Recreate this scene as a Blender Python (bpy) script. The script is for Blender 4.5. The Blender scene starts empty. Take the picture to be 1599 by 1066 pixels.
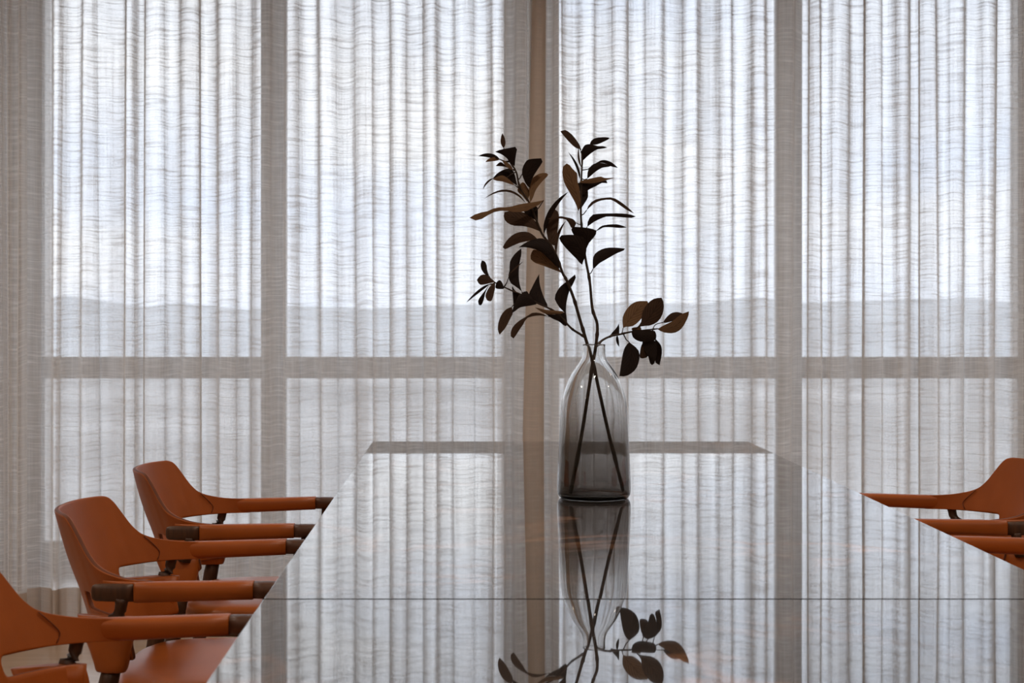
import bpy, bmesh, math, random
from mathutils import Vector, Matrix, noise
random.seed(7)
C = bpy.context.scene.collection
scn = bpy.context.scene

# ------------------------------------------------------------------ camera, sky, lights, exposure
F_PX, VX, VY, CAM_Z = 2700.0, 725.0, 483.0, 1.19
cam = bpy.data.cameras.new('camera'); camo = bpy.data.objects.new('camera', cam); C.objects.link(camo)
camo.location = (0, 0, CAM_Z); camo.rotation_euler = (math.radians(90), 0, 0)
cam.sensor_width = 36.0; cam.lens = F_PX / 1599.0 * 36.0
cam.shift_x = (799.5 - VX) / 1599.0
cam.shift_y = -(533.0 - VY) / 1599.0
cam.clip_start = 0.02; cam.clip_end = 5000
cam.dof.use_dof = True; cam.dof.focus_distance = 4.13; cam.dof.aperture_fstop = 9.0
scn.camera = camo
vs = scn.view_settings
vs.view_transform = 'Standard'; vs.look = 'None'; vs.exposure = 0.0; vs.gamma = 1.0; vs.use_curve_mapping = False
scn.cycles.use_denoising = True
scn.cycles.max_bounces = 14; scn.cycles.transparent_max_bounces = 24
scn.cycles.transmission_bounces = 12; scn.cycles.glossy_bounces = 6; scn.cycles.diffuse_bounces = 4
scn.cycles.sample_clamp_indirect = 8.0

SKY_STRENGTH = 1.95
world = bpy.data.worlds.new('overcast_sky'); scn.world = world; world.use_nodes = True
wn, wl = world.node_tree.nodes, world.node_tree.links
wn.clear()
tc = wn.new('ShaderNodeTexCoord'); mp = wn.new('ShaderNodeMapping'); mp.inputs['Scale'].default_value = (2.0, 2.0, 9.0)
nz = wn.new('ShaderNodeTexNoise'); nz.inputs['Scale'].default_value = 1.6; nz.inputs['Detail'].default_value = 5
rp = wn.new('ShaderNodeValToRGB')
rp.color_ramp.elements[0].position = 0.35; rp.color_ramp.elements[0].color = (0.80, 0.88, 1.04, 1)
rp.color_ramp.elements[1].position = 0.66; rp.color_ramp.elements[1].color = (1.0, 1.01, 1.05, 1)
bg = wn.new('ShaderNodeBackground'); bg.inputs['Strength'].default_value = SKY_STRENGTH
wo = wn.new('ShaderNodeOutputWorld')
wl.new(tc.outputs['Generated'], mp.inputs['Vector']); wl.new(mp.outputs['Vector'], nz.inputs['Vector'])
wl.new(nz.outputs['Fac'], rp.inputs['Fac']); wl.new(rp.outputs['Color'], bg.inputs['Color'])
wl.new(bg.outputs['Background'], wo.inputs['Surface'])

LAMP_W = 10.5
LAMPS = [(x, y) for y in (-1.6, 0.6, 2.8, 5.0) for x in (-2.2, 0.33, 2.9)]
for lx, ly in LAMPS:
    l = bpy.data.lights.new('downlight_bulb', 'AREA'); l.shape = 'DISK'; l.size = 0.16
    l.energy = LAMP_W; l.color = (1.0, 0.87, 0.74); l.spread = math.radians(150)
    o = bpy.data.objects.new('downlight_bulb', l); C.objects.link(o); o.location = (lx, ly, 2.765)
    o['kind'] = 'helper'

# ------------------------------------------------------------------ materials
def nodes(name):
    m = bpy.data.materials.new(name); m.use_nodes = True
    nt = m.node_tree; nt.nodes.clear()
    out = nt.nodes.new('ShaderNodeOutputMaterial')
    return m, nt, out

def N(nt, typ, **kw):
    n = nt.nodes.new(typ)
    for k, v in kw.items():
        if k in n.inputs: n.inputs[k].default_value = v
        else: setattr(n, k, v)
    return n

def math_n(nt, op, a, b=None, clamp=False):
    n = nt.nodes.new('ShaderNodeMath'); n.operation = op; n.use_clamp = clamp
    for i, v in enumerate((a, b)):
        if v is None: continue
        if isinstance(v, (int, float)): n.inputs[i].default_value = v
        else: nt.links.new(v, n.inputs[i])
    return n.outputs[0]

def principled(name, col, rough=0.5, spec=0.5, var=0.0, scale=8.0, bump=0.0, bscale=200.0, stretch=(1, 1, 1), metal=0.0, coat=0.0, ior=1.5, col2=None):
    m, nt, out = nodes(name)
    p = N(nt, 'ShaderNodeBsdfPrincipled'); p.inputs['Base Color'].default_value = (*col, 1)
    p.inputs['Roughness'].default_value = rough; p.inputs['Specular IOR Level'].default_value = spec
    p.inputs['Metallic'].default_value = metal; p.inputs['Coat Weight'].default_value = coat
    p.inputs['Coat Roughness'].default_value = 0.02; p.inputs['IOR'].default_value = ior
    t = N(nt, 'ShaderNodeTexCoord'); mpn = N(nt, 'ShaderNodeMapping'); mpn.inputs['Scale'].default_value = stretch
    nt.links.new(t.outputs['Object'], mpn.inputs['Vector'])
    if var > 0:
        nzn = N(nt, 'ShaderNodeTexNoise', Scale=scale, Detail=4.0)
        nt.links.new(mpn.outputs['Vector'], nzn.inputs['Vector'])
        r = N(nt, 'ShaderNodeValToRGB')
        c2 = col2 or tuple(c * (1 - var) for c in col)
        r.color_ramp.elements[0].position = 0.3; r.color_ramp.elements[0].color = (*c2, 1)
        r.color_ramp.elements[1].position = 0.7; r.color_ramp.elements[1].color = (*[min(1, c * (1 + var * .4)) for c in col], 1)
        nt.links.new(nzn.outputs['Fac'], r.inputs['Fac']); nt.links.new(r.outputs['Color'], p.inputs['Base Color'])
    if bump > 0:
        nb = N(nt, 'ShaderNodeTexNoise', Scale=bscale, Detail=2.0)
        nt.links.new(mpn.outputs['Vector'], nb.inputs['Vector'])
        b = N(nt, 'ShaderNodeBump', Strength=bump, Distance=0.002)
        nt.links.new(nb.outputs['Fac'], b.inputs['Height']); nt.links.new(b.outputs['Normal'], p.inputs['Normal'])
    nt.links.new(p.outputs['BSDF'], out.inputs['Surface'])
    return m

M_WALL = principled('plaster', (0.62, 0.56, 0.49), 0.85, 0.2, 0.06, 3.0, 0.1, 120)
M_CEIL = principled('ceiling_paint', (0.75, 0.72, 0.68), 0.9, 0.2, 0.03, 3.0)
M_FLOOR = principled('polished_floor', (0.44, 0.30, 0.20), 0.16, 0.5, 0.14, 2.5, 0.03, 30, (1, 6, 1))
M_FRAME = principled('window_frame_paint', (0.78, 0.76, 0.74), 0.45, 0.4, 0.05, 5)
M_COLUMN = principled('column_paint', (0.78, 0.74, 0.70), 0.7, 0.3, 0.05, 3)
M_TRACK = principled('track_metal', (0.5, 0.5, 0.5), 0.35, 0.5, metal=0.8)
M_LEATHER = principled('saddle_leather', (0.38, 0.088, 0.010), 0.42, 0.35, 0.10, 14.0, 0.10, 420)
M_LEATHER_EDGE = principled('leather_edge', (0.15, 0.040, 0.013), 0.55, 0.3, 0.1, 30)
M_SEATLEATHER = principled('seat_leather', (0.38, 0.095, 0.014), 0.30, 0.5, 0.08, 14.0, 0.06, 420)
M_WOOD = principled('walnut_wood', (0.080, 0.032, 0.014), 0.42, 0.4, 0.35, 18.0, 0.06, 90, (6, 6, 1))
M_TIP = principled('walnut_tip', (0.10, 0.040, 0.020), 0.42, 0.4, 0.3, 18.0, 0.06, 90, (1, 6, 6))
M_STEM = principled('stem_bark', (0.045, 0.026, 0.016), 0.7, 0.3, 0.35, 60.0, 0.4, 300)
M_TABLELEG = principled('bronze_leg', (0.06, 0.05, 0.045), 0.4, 0.5)
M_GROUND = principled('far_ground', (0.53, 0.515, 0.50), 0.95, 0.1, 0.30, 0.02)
M_HILL = principled('hazy_hill', (0.62, 0.635, 0.65), 0.95, 0.1, 0.15, 0.02)  # distance haze painted into the colour, pale to sit near the sky
M_DIFF = None

def leaf_mat(name, c1, c2, rough, spec):
    m, nt, out = nodes(name)
    p = N(nt, 'ShaderNodeBsdfPrincipled', Roughness=rough)
    p.inputs['Specular IOR Level'].default_value = spec
    t = N(nt, 'ShaderNodeUVMap')
    sx = N(nt, 'ShaderNodeSeparateXYZ'); nt.links.new(t.outputs['UV'], sx.inputs[0])
    # side veins: slanted fine stripes either side of the midrib
    a = math_n(nt, 'ABSOLUTE', sx.outputs['Y'])
    s = math_n(nt, 'SUBTRACT', math_n(nt, 'MULTIPLY', sx.outputs['X'], 52.0), math_n(nt, 'MULTIPLY', a, 20.0))
    w = math_n(nt, 'MULTIPLY', math_n(nt, 'ADD', math_n(nt, 'SINE', s), 1.0), 0.5)
    n = N(nt, 'ShaderNodeTexNoise', Scale=45.0, Detail=3.0)
    tcn = N(nt, 'ShaderNodeTexCoord'); nt.links.new(tcn.outputs['Object'], n.inputs['Vector'])
    mix = math_n(nt, 'ADD', math_n(nt, 'MULTIPLY', w, 0.45), math_n(nt, 'MULTIPLY', n.outputs['Fac'], 0.6), True)
    mc = N(nt, 'ShaderNodeMix', data_type='RGBA')
    mc.inputs[6].default_value = (*c1, 1); mc.inputs[7].default_value = (*c2, 1)
    rib = math_n(nt, 'MULTIPLY', a, 14.0, True)
    mix = math_n(nt, 'MULTIPLY', mix, rib)
    nt.links.new(mix, mc.inputs[0]); nt.links.new(mc.outputs[2], p.inputs['Base Color'])
    b = N(nt, 'ShaderNodeBump', Strength=0.25, Distance=0.001); nt.links.new(w, b.inputs['Height'])
    nt.links.new(b.outputs['Normal'], p.inputs['Normal'])
    nt.links.new(p.outputs['BSDF'], out.inputs['Surface'])
    return m
M_LEAFD = leaf_mat('leaf_dark_face', (0.012, 0.0075, 0.0065), (0.026, 0.016, 0.013), 0.6, 0.12)
M_LEAFB = leaf_mat('leaf_rust_underside', (0.110, 0.062, 0.032), (0.26, 0.150, 0.080), 0.8, 0.15)
M_LEAFM = leaf_mat('leaf_umber_face', (0.034, 0.019, 0.013), (0.090, 0.050, 0.030), 0.7, 0.15)

def stone_mat():
    m, nt, out = nodes('polished_dark_stone')
    p = N(nt, 'ShaderNodeBsdfPrincipled', Roughness=0.02, IOR=1.6)
    p.inputs['Specular IOR Level'].default_value = 0.5
    p.inputs['Coat Weight'].default_value = 0.45; p.inputs['Coat IOR'].default_value = 1.5; p.inputs['Coat Roughness'].default_value = 0.012
    t = N(nt, 'ShaderNodeTexCoord')
    n1 = N(nt, 'ShaderNodeTexNoise', Scale=2.2, Detail=6.0); nt.links.new(t.outputs['Object'], n1.inputs['Vector'])
    # warm hairline veins
    n2 = N(nt, 'ShaderNodeTexNoise', Scale=1.3, Detail=5.0, Distortion=1.2); nt.links.new(t.outputs['Object'], n2.inputs['Vector'])
    d = math_n(nt, 'ABSOLUTE', math_n(nt, 'SUBTRACT', n2.outputs['Fac'], 0.5))
    v = math_n(nt, 'SUBTRACT', 1.0, math_n(nt, 'MULTIPLY', d, 45.0), True)
    v = math_n(nt, 'MULTIPLY', v, math_n(nt, 'MULTIPLY', math_n(nt, 'SUBTRACT', n1.outputs['Fac'], 0.42, True), 4.0, True))
    r = N(nt, 'ShaderNodeValToRGB')
    r.color_ramp.elements[0].position = .3; r.color_ramp.elements[0].color = (0.030, 0.026, 0.025, 1)
    r.color_ramp.elements[1].position = .75; r.color_ramp.elements[1].color = (0.055, 0.046, 0.042, 1)
    nt.links.new(n1.outputs['Fac'], r.inputs['Fac'])
    mc = N(nt, 'ShaderNodeMix', data_type='RGBA'); nt.links.new(v, mc.inputs[0]); nt.links.new(r.outputs['Color'], mc.inputs[6])
    mc.inputs[7].default_value = (0.42, 0.20, 0.10, 1)
    nt.links.new(mc.outputs[2], p.inputs['Base Color'])
    nt.links.new(p.outputs['BSDF'], out.inputs['Surface'])
    return m
M_STONE = stone_mat()

def pane_mat():
    m, nt, out = nodes('window_glass')
    tr = N(nt, 'ShaderNodeBsdfTransparent'); tr.inputs['Color'].default_value = (0.96, 0.975, 0.98, 1)
    gl = N(nt, 'ShaderNodeBsdfGlossy', Roughness=0.0); gl.inputs['Color'].default_value = (1, 1, 1, 1)
    fr = N(nt, 'ShaderNodeFresnel', IOR=1.45)
    mx = N(nt, 'ShaderNodeMixShader')
    nt.links.new(fr.outputs['Fac'], mx.inputs[0]); nt.links.new(tr.outputs[0], mx.inputs[1]); nt.links.new(gl.outputs[0], mx.inputs[2])
    nt.links.new(mx.outputs[0], out.inputs['Surface'])
    return m
M_PANE = pane_mat()

def vase_mat():
    # thick clear-to-smoke glass: the tint is in the glass, deepening towards the base
    m, nt, out = nodes('smoked_ombre_glass')
    p = N(nt, 'ShaderNodeBsdfPrincipled', Roughness=0.0, IOR=1.45)
    p.inputs['Transmission Weight'].default_value = 1.0
    t = N(nt, 'ShaderNodeTexCoord'); s = N(nt, 'ShaderNodeSeparateXYZ'); nt.links.new(t.outputs['Object'], s.inputs[0])
    n = N(nt, 'ShaderNodeTexNoise', Scale=9.0, Detail=2.0); nt.links.new(t.outputs['Object'], n.inputs['Vector'])
    zz = math_n(nt, 'ADD', s.outputs['Z'], math_n(nt, 'MULTIPLY', math_n(nt, 'SUBTRACT', n.outputs['Fac'], 0.5), 0.03))
    f = math_n(nt, 'DIVIDE', zz, 0.37, True)
    r = N(nt, 'ShaderNodeValToRGB'); cr = r.color_ramp
    cr.elements[0].position = 0.0; cr.elements[0].color = (0.27, 0.246, 0.228, 1)
    cr.elements[1].position = 1.0; cr.elements[1].color = (0.97, 0.97, 0.965, 1)
    e = cr.elements.new(0.33); e.color = (0.45, 0.43, 0.415, 1)
    e = cr.elements.new(0.55); e.color = (0.76, 0.75, 0.74, 1)
    e = cr.elements.new(0.75); e.color = (0.92, 0.92, 0.915, 1)
    nt.links.new(f, r.inputs['Fac']); nt.links.new(r.outputs['Color'], p.inputs['Base Color'])
    mb = N(nt, 'ShaderNodeMapping'); mb.inputs['Scale'].default_value = (22, 22, 7); nt.links.new(t.outputs['Object'], mb.inputs['Vector'])
    nb = N(nt, 'ShaderNodeTexNoise', Scale=1.0, Detail=1.0); nt.links.new(mb.outputs['Vector'], nb.inputs['Vector'])
    b = N(nt, 'ShaderNodeBump', Strength=0.5, Distance=0.002); nt.links.new(nb.outputs['Fac'], b.inputs['Height']); nt.links.new(b.outputs['Normal'], p.inputs['Normal'])
    nt.links.new(p.outputs['BSDF'], out.inputs['Surface'])
    return m
M_VASE = vase_mat()

def linen_mat(name, base, slub, warp, col=(0.80, 0.735, 0.665), trans=0.56):
    # open-weave linen: thread cover varies with slubs; light passes the gaps and also soaks through the threads
    m, nt, out = nodes(name)
    uv = N(nt, 'ShaderNodeUVMap'); sx = N(nt, 'ShaderNodeSeparateXYZ'); nt.links.new(uv.outputs['UV'], sx.inputs[0])
    u, v = sx.outputs['X'], sx.outputs['Y']
    def nse(su, sv, det, off):
        cb = N(nt, 'ShaderNodeCombineXYZ')
        nt.links.new(math_n(nt, 'MULTIPLY', u, su), cb.inputs[0]); nt.links.new(math_n(nt, 'MULTIPLY', vv, sv), cb.inputs[1])
        cb.inputs[2].default_value = off
        n = N(nt, 'ShaderNodeTexNoise', Scale=1.0, Detail=det, Roughness=0.6); nt.links.new(cb.outputs[0], n.inputs['Vector'])
        return n.outputs['Fac']
    vv = v
    wob = nse(7.0, 1.6, 1.0, 3.3)
    vv = math_n(nt, 'ADD', v, math_n(nt, 'MULTIPLY', wob, 0.035))
    def ramp(x, a, b):
        return math_n(nt, 'MULTIPLY', math_n(nt, 'SUBTRACT', x, a), 1.0 / (b - a), True)
    s1 = ramp(nse(5.0, 120.0, 2.0, 0.0), 0.50, 0.66)          # bold horizontal slubs
    s2 = ramp(nse(11.0, 240.0, 1.0, 7.0), 0.42, 0.66)        # finer weft
    w1 = ramp(nse(165.0, 3.0, 1.0, 11.0), 0.45, 0.70)        # warp threads
    w2 = ramp(nse(14.0, .5, 2.0, 17.0), 0.35, 0.65)          # slow density drift, also painting in the folds' lit and shaded bands
    c = math_n(nt, 'ADD', base, math_n(nt, 'MULTIPLY', s1, slub))
    c = math_n(nt, 'ADD', c, math_n(nt, 'MULTIPLY', s2, slub * 0.55))
    c = math_n(nt, 'ADD', c, math_n(nt, 'MULTIPLY', w1, warp))
    c = math_n(nt, 'ADD', c, math_n(nt, 'MULTIPLY', math_n(nt, 'SUBTRACT', w2, 0.5), 0.16))
    c = math_n(nt, 'MINIMUM', math_n(nt, 'MAXIMUM', c, 0.05), 0.95)
    # oblique cloth shows more thread per unit of view: gap ** (1/cos)
    g = N(nt, 'ShaderNodeNewGeometry')
    dp = N(nt, 'ShaderNodeVectorMath', operation='DOT_PRODUCT')
    nt.links.new(g.outputs['Normal'], dp.inputs[0]); nt.links.new(g.outputs['Incoming'], dp.inputs[1])
    cs = math_n(nt, 'MAXIMUM', math_n(nt, 'ABSOLUTE', dp.outputs['Value']), 0.25)
    gap = math_n(nt, 'POWER', math_n(nt, 'SUBTRACT', 1.0, c), math_n(nt, 'DIVIDE', 1.0, cs))
    tr = N(nt, 'ShaderNodeBsdfTransparent')
    df = N(nt, 'ShaderNodeBsdfDiffuse'); df.inputs['Color'].default_value = (*col, 1)
    tl = N(nt, 'ShaderNodeBsdfTranslucent'); tl.inputs['Color'].default_value = (*col, 1)
    mx = N(nt, 'ShaderNodeMixShader'); mx.inputs[0].default_value = trans
    nt.links.new(df.outputs[0], mx.inputs[1]); nt.links.new(tl.outputs[0], mx.inputs[2])
    m2 = N(nt, 'ShaderNodeMixShader'); nt.links.new(gap, m2.inputs[0])
    nt.links.new(mx.outputs[0], m2.inputs[1]); nt.links.new(tr.outputs[0], m2.inputs[2])
    nt.links.new(m2.outputs[0], out.inputs['Surface'])
    return m
M_LINEN = linen_mat('sheer_linen', 0.47, 0.19, 0.09, (0.92, 0.895, 0.865), 0.74)
M_HEM = linen_mat('doubled_linen_hem', 0.80, 0.10, 0.06, (0.62, 0.50, 0.40), 0.35)

# ------------------------------------------------------------------ helpers
def link(name, me, mat=None, parent=None, smooth=True):
    o = bpy.data.objects.new(name, me); C.objects.link(o)
    if mat is not None:
        for m_ in (mat if isinstance(mat, (list, tuple)) else [mat]): me.materials.append(m_)
    if smooth and len(me.polygons): me.polygons.foreach_set('use_smooth', [True] * len(me.polygons))
    if parent: o.parent = parent
    return o

def obj(name, bm, mat=None, parent=None, smooth=True, sharp=None):
    me = bpy.data.meshes.new(name); bmesh.ops.recalc_face_normals(bm, faces=bm.faces[:])
    bm.to_mesh(me); bm.free()
    o = link(name, me, mat, parent, smooth)
    if sharp: me.set_sharp_from_angle(angle=math.radians(sharp))
    return o

def tag(o, label=None, cat=None, group=None, kind=None):
    for k, v in (('label', label), ('category', cat), ('group', group), ('kind', kind)):
        if v: o[k] = v
    return o

def empty(name, loc=(0, 0, 0)):
    o = bpy.data.objects.new(name, None); C.objects.link(o); o.location = loc; o.empty_display_size = .1
    return o

def add_box(bm, x0, x1, y0, y1, z0, z1, bev=0.0):
    r = bmesh.ops.create_cube(bm, size=1.0)
    bmesh.ops.transform(bm, verts=r['verts'], matrix=Matrix.Translation(((x0+x1)/2, (y0+y1)/2, (z0+z1)/2)) @ Matrix.Diagonal((x1-x0, y1-y0, z1-z0, 1)))
    if bev:
        es = list({e for v in r['verts'] for e in v.link_edges})
        bmesh.ops.bevel(bm, geom=es, offset=bev, segments=2, affect='EDGES', profile=0.7)

def box(name, ext, mat, parent=None, bev=0.004):
    bm = bmesh.new(); add_box(bm, *ext, bev=bev)
    return obj(name, bm, mat, parent, True, 40)

def add_tube(bm, pts, radii, seg=10, flat=None):
    """closed tube through points; flat = (a, b) multiplies the two cross axes"""
    pts = [Vector(p) for p in pts]
    rings = []
    for i, p in enumerate(pts):
        d = (pts[min(i+1, len(pts)-1)] - pts[max(i-1, 0)]).normalized()
        ref = Vector((0, 0, 1)) if abs(d.z) < .9 else Vector((0, 1, 0))
        s = d.cross(ref).normalized(); t = s.cross(d).normalized()
        r = radii[i] if isinstance(radii, (list, tuple)) else radii
        fa, fb = flat or (1, 1)
        rings.append([bm.verts.new(p + s * math.cos(2*math.pi*k/seg) * r * fa + t * math.sin(2*math.pi*k/seg) * r * fb) for k in range(seg)])
    for a, b in zip(rings, rings[1:]):
        for k in range(seg): bm.faces.new((a[k], a[(k+1) % seg], b[(k+1) % seg], b[k]))
    bm.faces.new(rings[0][::-1]); bm.faces.new(rings[-1])

def add_loft(bm, sections, cap=True):
    rings = [[bm.verts.new(p) for p in s] for s in sections]
    n = len(rings[0])
    for a, b in zip(rings, rings[1:]):
        for k in range(n): bm.faces.new((a[k], a[(k+1) % n], b[(k+1) % n], b[k]))
    if cap: bm.faces.new(rings[0][::-1]); bm.faces.new(rings[-1])

def interp(tab, x):
    if x <= tab[0][0]: return tab[0][1]
    for (a, va), (b, vb) in zip(tab, tab[1:]):
        if x <= b: return va + (vb - va) * (x - a) / (b - a)
    return tab[-1][1]

def catmull(p, n):
    """smooth open curve through points, n samples per span"""
    P = [Vector(q) for q in p]; out = []
    for i in range(len(P) - 1):
        p0 = P[i-1] if i else P[0]*2 - P[1]
        p1, p2 = P[i], P[i+1]
        p3 = P[i+2] if i + 2 < len(P) else P[-1]*2 - P[-2]
        for k in range(n):
            t = k / n
            out.append(.5 * ((2*p1) + (p2-p0)*t + (2*p0-5*p1+4*p2-p3)*t*t + (3*p1-p0-3*p2+p3)*t**3))
    out.append(P[-1]); return out

def at(px, py, d):
    """point seen at a pixel of the photograph, at distance d from the lens plane"""
    return Vector(((px - VX) * d / F_PX, d, CAM_Z - (py - VY) * d / F_PX))

# ------------------------------------------------------------------ setting
XL, XR, YB, YW, ZC = -4.3, 5.2, -4.0, 8.15, 2.8
def struct(o): return tag(o, kind='structure')
struct(box('floor', (XL, XR, YB, YW + .15, -.12, 0), M_FLOOR, bev=0))
struct(box('ceiling', (XL, XR, YB, YW + .15, ZC, ZC + .12), M_CEIL, bev=0))
struct(box('wall_left', (XL - .12, XL, YB, YW + .15, 0, ZC), M_WALL, bev=0))
struct(box('wall_right', (XR, XR + .12, YB, YW + .15, 0, ZC), M_WALL, bev=0))
struct(box('wall_back', (XL, XR, YB - .12, YB, 0, ZC), M_WALL, bev=0))

def wx(px): return (px - VX) * YW / F_PX           # along the window plane
COLS = [wx(26 + 804 * k) for k in range(-1, 4)]
MULL = [wx(427.5 + 804 * k) for k in range(-1, 3)]
ncol = 0
for cx in COLS:
    if XL < cx < XR:
        ncol += 1
        struct(box('trim_%d' % ncol, (cx - .128, cx + .128, YW - .04, YW + .14, 0, ZC), M_COLUMN, bev=.006))
edges = sorted([XL + .0] + COLS + MULL + [XR])
edges = [e for e in edges if XL <= e <= XR]
nwin = 0
for a, b in zip(edges, edges[1:]):
    if b - a < .25: continue
    ha = .128 if a in COLS else (.058 if a in MULL else 0)
    hb = .128 if b in COLS else (.058 if b in MULL else 0)
    x0, x1 = a + ha, b - hb
    nwin += 1
    w = empty('window_%d' % nwin, ((x0 + x1) / 2, YW, 0)); struct(w)
    ox = (x0 + x1) / 2
    def wpart(name, ext, mat, bev=.004):
        e = (ext[0] - ox, ext[1] - ox, ext[2] - YW, ext[3] - YW, ext[4], ext[5])
        return box(name, e, mat, w, bev)
    if b in MULL: wpart('mullion', (b - .058, b + .058, YW - .03, YW + .07, 0, ZC), M_FRAME)
    wpart('transom', (x0, x1, YW - .025, YW + .06, .866, .967), M_FRAME)
    wpart('bottom_rail', (x0, x1, YW - .025, YW + .06, 0, .10), M_FRAME)
    wpart('top_rail', (x0, x1, YW - .025, YW + .06, ZC - .06, ZC), M_FRAME)
    wpart('pane', (x0, x1, YW + .012, YW + .022, .967, ZC - .06), M_PANE, 0)
    wpart('pane', (x0, x1, YW + .012, YW + .022, .10, .866), M_PANE, 0)

# outside, far below and far away
bm = bmesh.new()
for i in range(25):
    for j in range(25): pass
gv = [[bm.verts.new((-1500 + 120 * i, 9 + 1.6 ** j if j else 9, -12)) for i in range(26)] for j in range(16)]
for j in range(15):
    for i in range(25): bm.faces.new((gv[j][i], gv[j][i+1], gv[j+1][i+1], gv[j+1][i]))
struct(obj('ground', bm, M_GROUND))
bm = bmesh.new()
rows = []
for j, (dy, k) in enumerate(((0, 0), (60, .6), (110, 1.0), (200, .9), (420, 0))):
    row = []
    for i in range(81):
        x = -700 + 17.5 * i
        h = 15.5 + 7.0 * noise.noise(Vector((x * .006, 3.1, 0))) + 5.5 * noise.noise(Vector((x * .07, 9.2, j))) + 1.6 * noise.noise(Vector((x * .23, 4.2, j)))
        row.append(bm.verts.new((x, 420 + dy, -12 + h * k)))
    rows.append(row)
for a, b in zip(rows, rows[1:]):
    for i in range(80): bm.faces.new((a[i], a[i+1], b[i+1], b[i]))
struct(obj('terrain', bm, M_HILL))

# ------------------------------------------------------------------ curtains
YC = 6.45
def cxp(px): return (px - VX) * YC / F_PX
ZT = 2.75
def curtain(label, lines, left, right, y0, group, hem_left=False, hem_right=False, start_sign=1, amp=.031, seed=1):
    """lines: (px of a fold's flank, overlap in mm); left/right: (px at top, px at floor) of the cloth's ends"""
    rnd = random.Random(seed)
    L = []
    for px, ov in lines:
        L.append(dict(x=cxp(px), ov=(ov - 3.0) / 1000.0 if ov > 4 else 0.0, dr=rnd.uniform(-.006, .006), g=rnd.uniform(-.6, .7), ph=rnd.uniform(0, 6)))
    zs = [ZT - (ZT - .002) * (k / 22) for k in range(23)]
    A = [amp * rnd.uniform(.75, 1.30) for _ in range(len(L) + 1)]
    B = [rnd.uniform(2.5, 3.7) for _ in range(len(L) + 1)]
    G = [rnd.uniform(-.85, .05) for _ in range(len(L) + 1)]
    TL = [rnd.uniform(-.02, .02) for _ in range(len(L) + 1)]
    ND = [0] + [rnd.choice((-1, 1)) * rnd.uniform(.006, .040) for _ in L] + [0]
    def profile(z):
        q = (ZT - z) / ZT
        x0 = cxp(left[0] + (left[1] - left[0]) * q); x1 = cxp(right[0] + (right[1] - right[0]) * q)
        xs = [x0] + [l['x'] + l['dr'] * q * 2.2 + .0022 * math.sin(3.1 * q + l['ph']) for l in L] + [x1]
        for i in range(1, len(xs)): xs[i] = max(xs[i], xs[i-1] + .004)
        ov = [0] + [l['ov'] * (1 + l['g'] * q) for l in L] + [0]
        pts = []; s = start_sign
        for i in range(len(xs) - 1):
            a, b = xs[i] - ov[i], xs[i+1] + ov[i+1]
            am = A[i] * (1 + G[i] * q)
            for k in range(11):
                u = k / 10
                e = abs(2 * u - 1)
                yy = -s * am * (1 - e ** B[i]) + TL[i] * (u - .5) * (1 - e ** 4) + (ND[i] + (ND[i+1] - ND[i]) * u) * min(1, .15 + 1.3 * q)
                pts.append((a + (b - a) * u, y0 + yy))
            if i < len(xs) - 2 and L[i]['ov'] > 0:
                pa = pts[-1]
                nb = xs[i+1] - ov[i+1]
                for k in (1, 2):
                    t = k / 3
                    pts.append((pa[0] + (nb - pa[0]) * t, y0 + s * .0022 * math.sin(2 * math.pi * t) + ND[i+1] * min(1, .15 + 1.3 * q)))
            s = -s
        return pts
    rows = [profile(z) for z in zs]
    n = len(rows[0])
    mid = rows[len(rows)//2]; U = [0]
    for a, b in zip(mid, mid[1:]): U.append(U[-1] + math.hypot(b[0]-a[0], b[1]-a[1]))
    off = seed * 3.7
    def sheet(name, zz, rr, mat, parent, dy=0.0, c0=0, c1=n):
        verts = [(p[0], p[1] + dy, z) for z, r in zip(zz, rr) for p in r[c0:c1]]
        m = c1 - c0
        faces = [(i*m+j, i*m+j+1, (i+1)*m+j+1, (i+1)*m+j) for i in range(len(zz)-1) for j in range(m-1)]
        me = bpy.data.meshes.new(name); me.from_pydata(verts, [], faces)
        uvl = me.uv_layers.new(name='UVMap')
        for lp in me.loops:
            i, j = divmod(lp.vertex_index, m)
            uvl.data[lp.index].uv = (U[c0 + j] + off, zz[i] + off)
        return link(name, me, mat, parent)
    root = empty('curtain', ((rows[0][0][0] + rows[0][-1][0]) / 2, y0, 0))
    tag(root, label, 'curtain', group)
    parts = [sheet('linen_panel', zs, rows, M_LINEN, root)]
    hz = [.150, .10, .05, .002]
    parts.append(sheet('bottom_hem', hz, [profile(z) for z in hz], M_HEM, root, -.003))
    if hem_left: parts.append(sheet('side_hem', zs, rows, M_HEM, root, -.003, 0, 11))
    if hem_right: parts.append(sheet('side_hem', zs, rows, M_HEM, root, -.003, n - 11, n))
    for p in parts:
        for v in p.data.vertices: v.co -= Vector(root.location)
    return root

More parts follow.
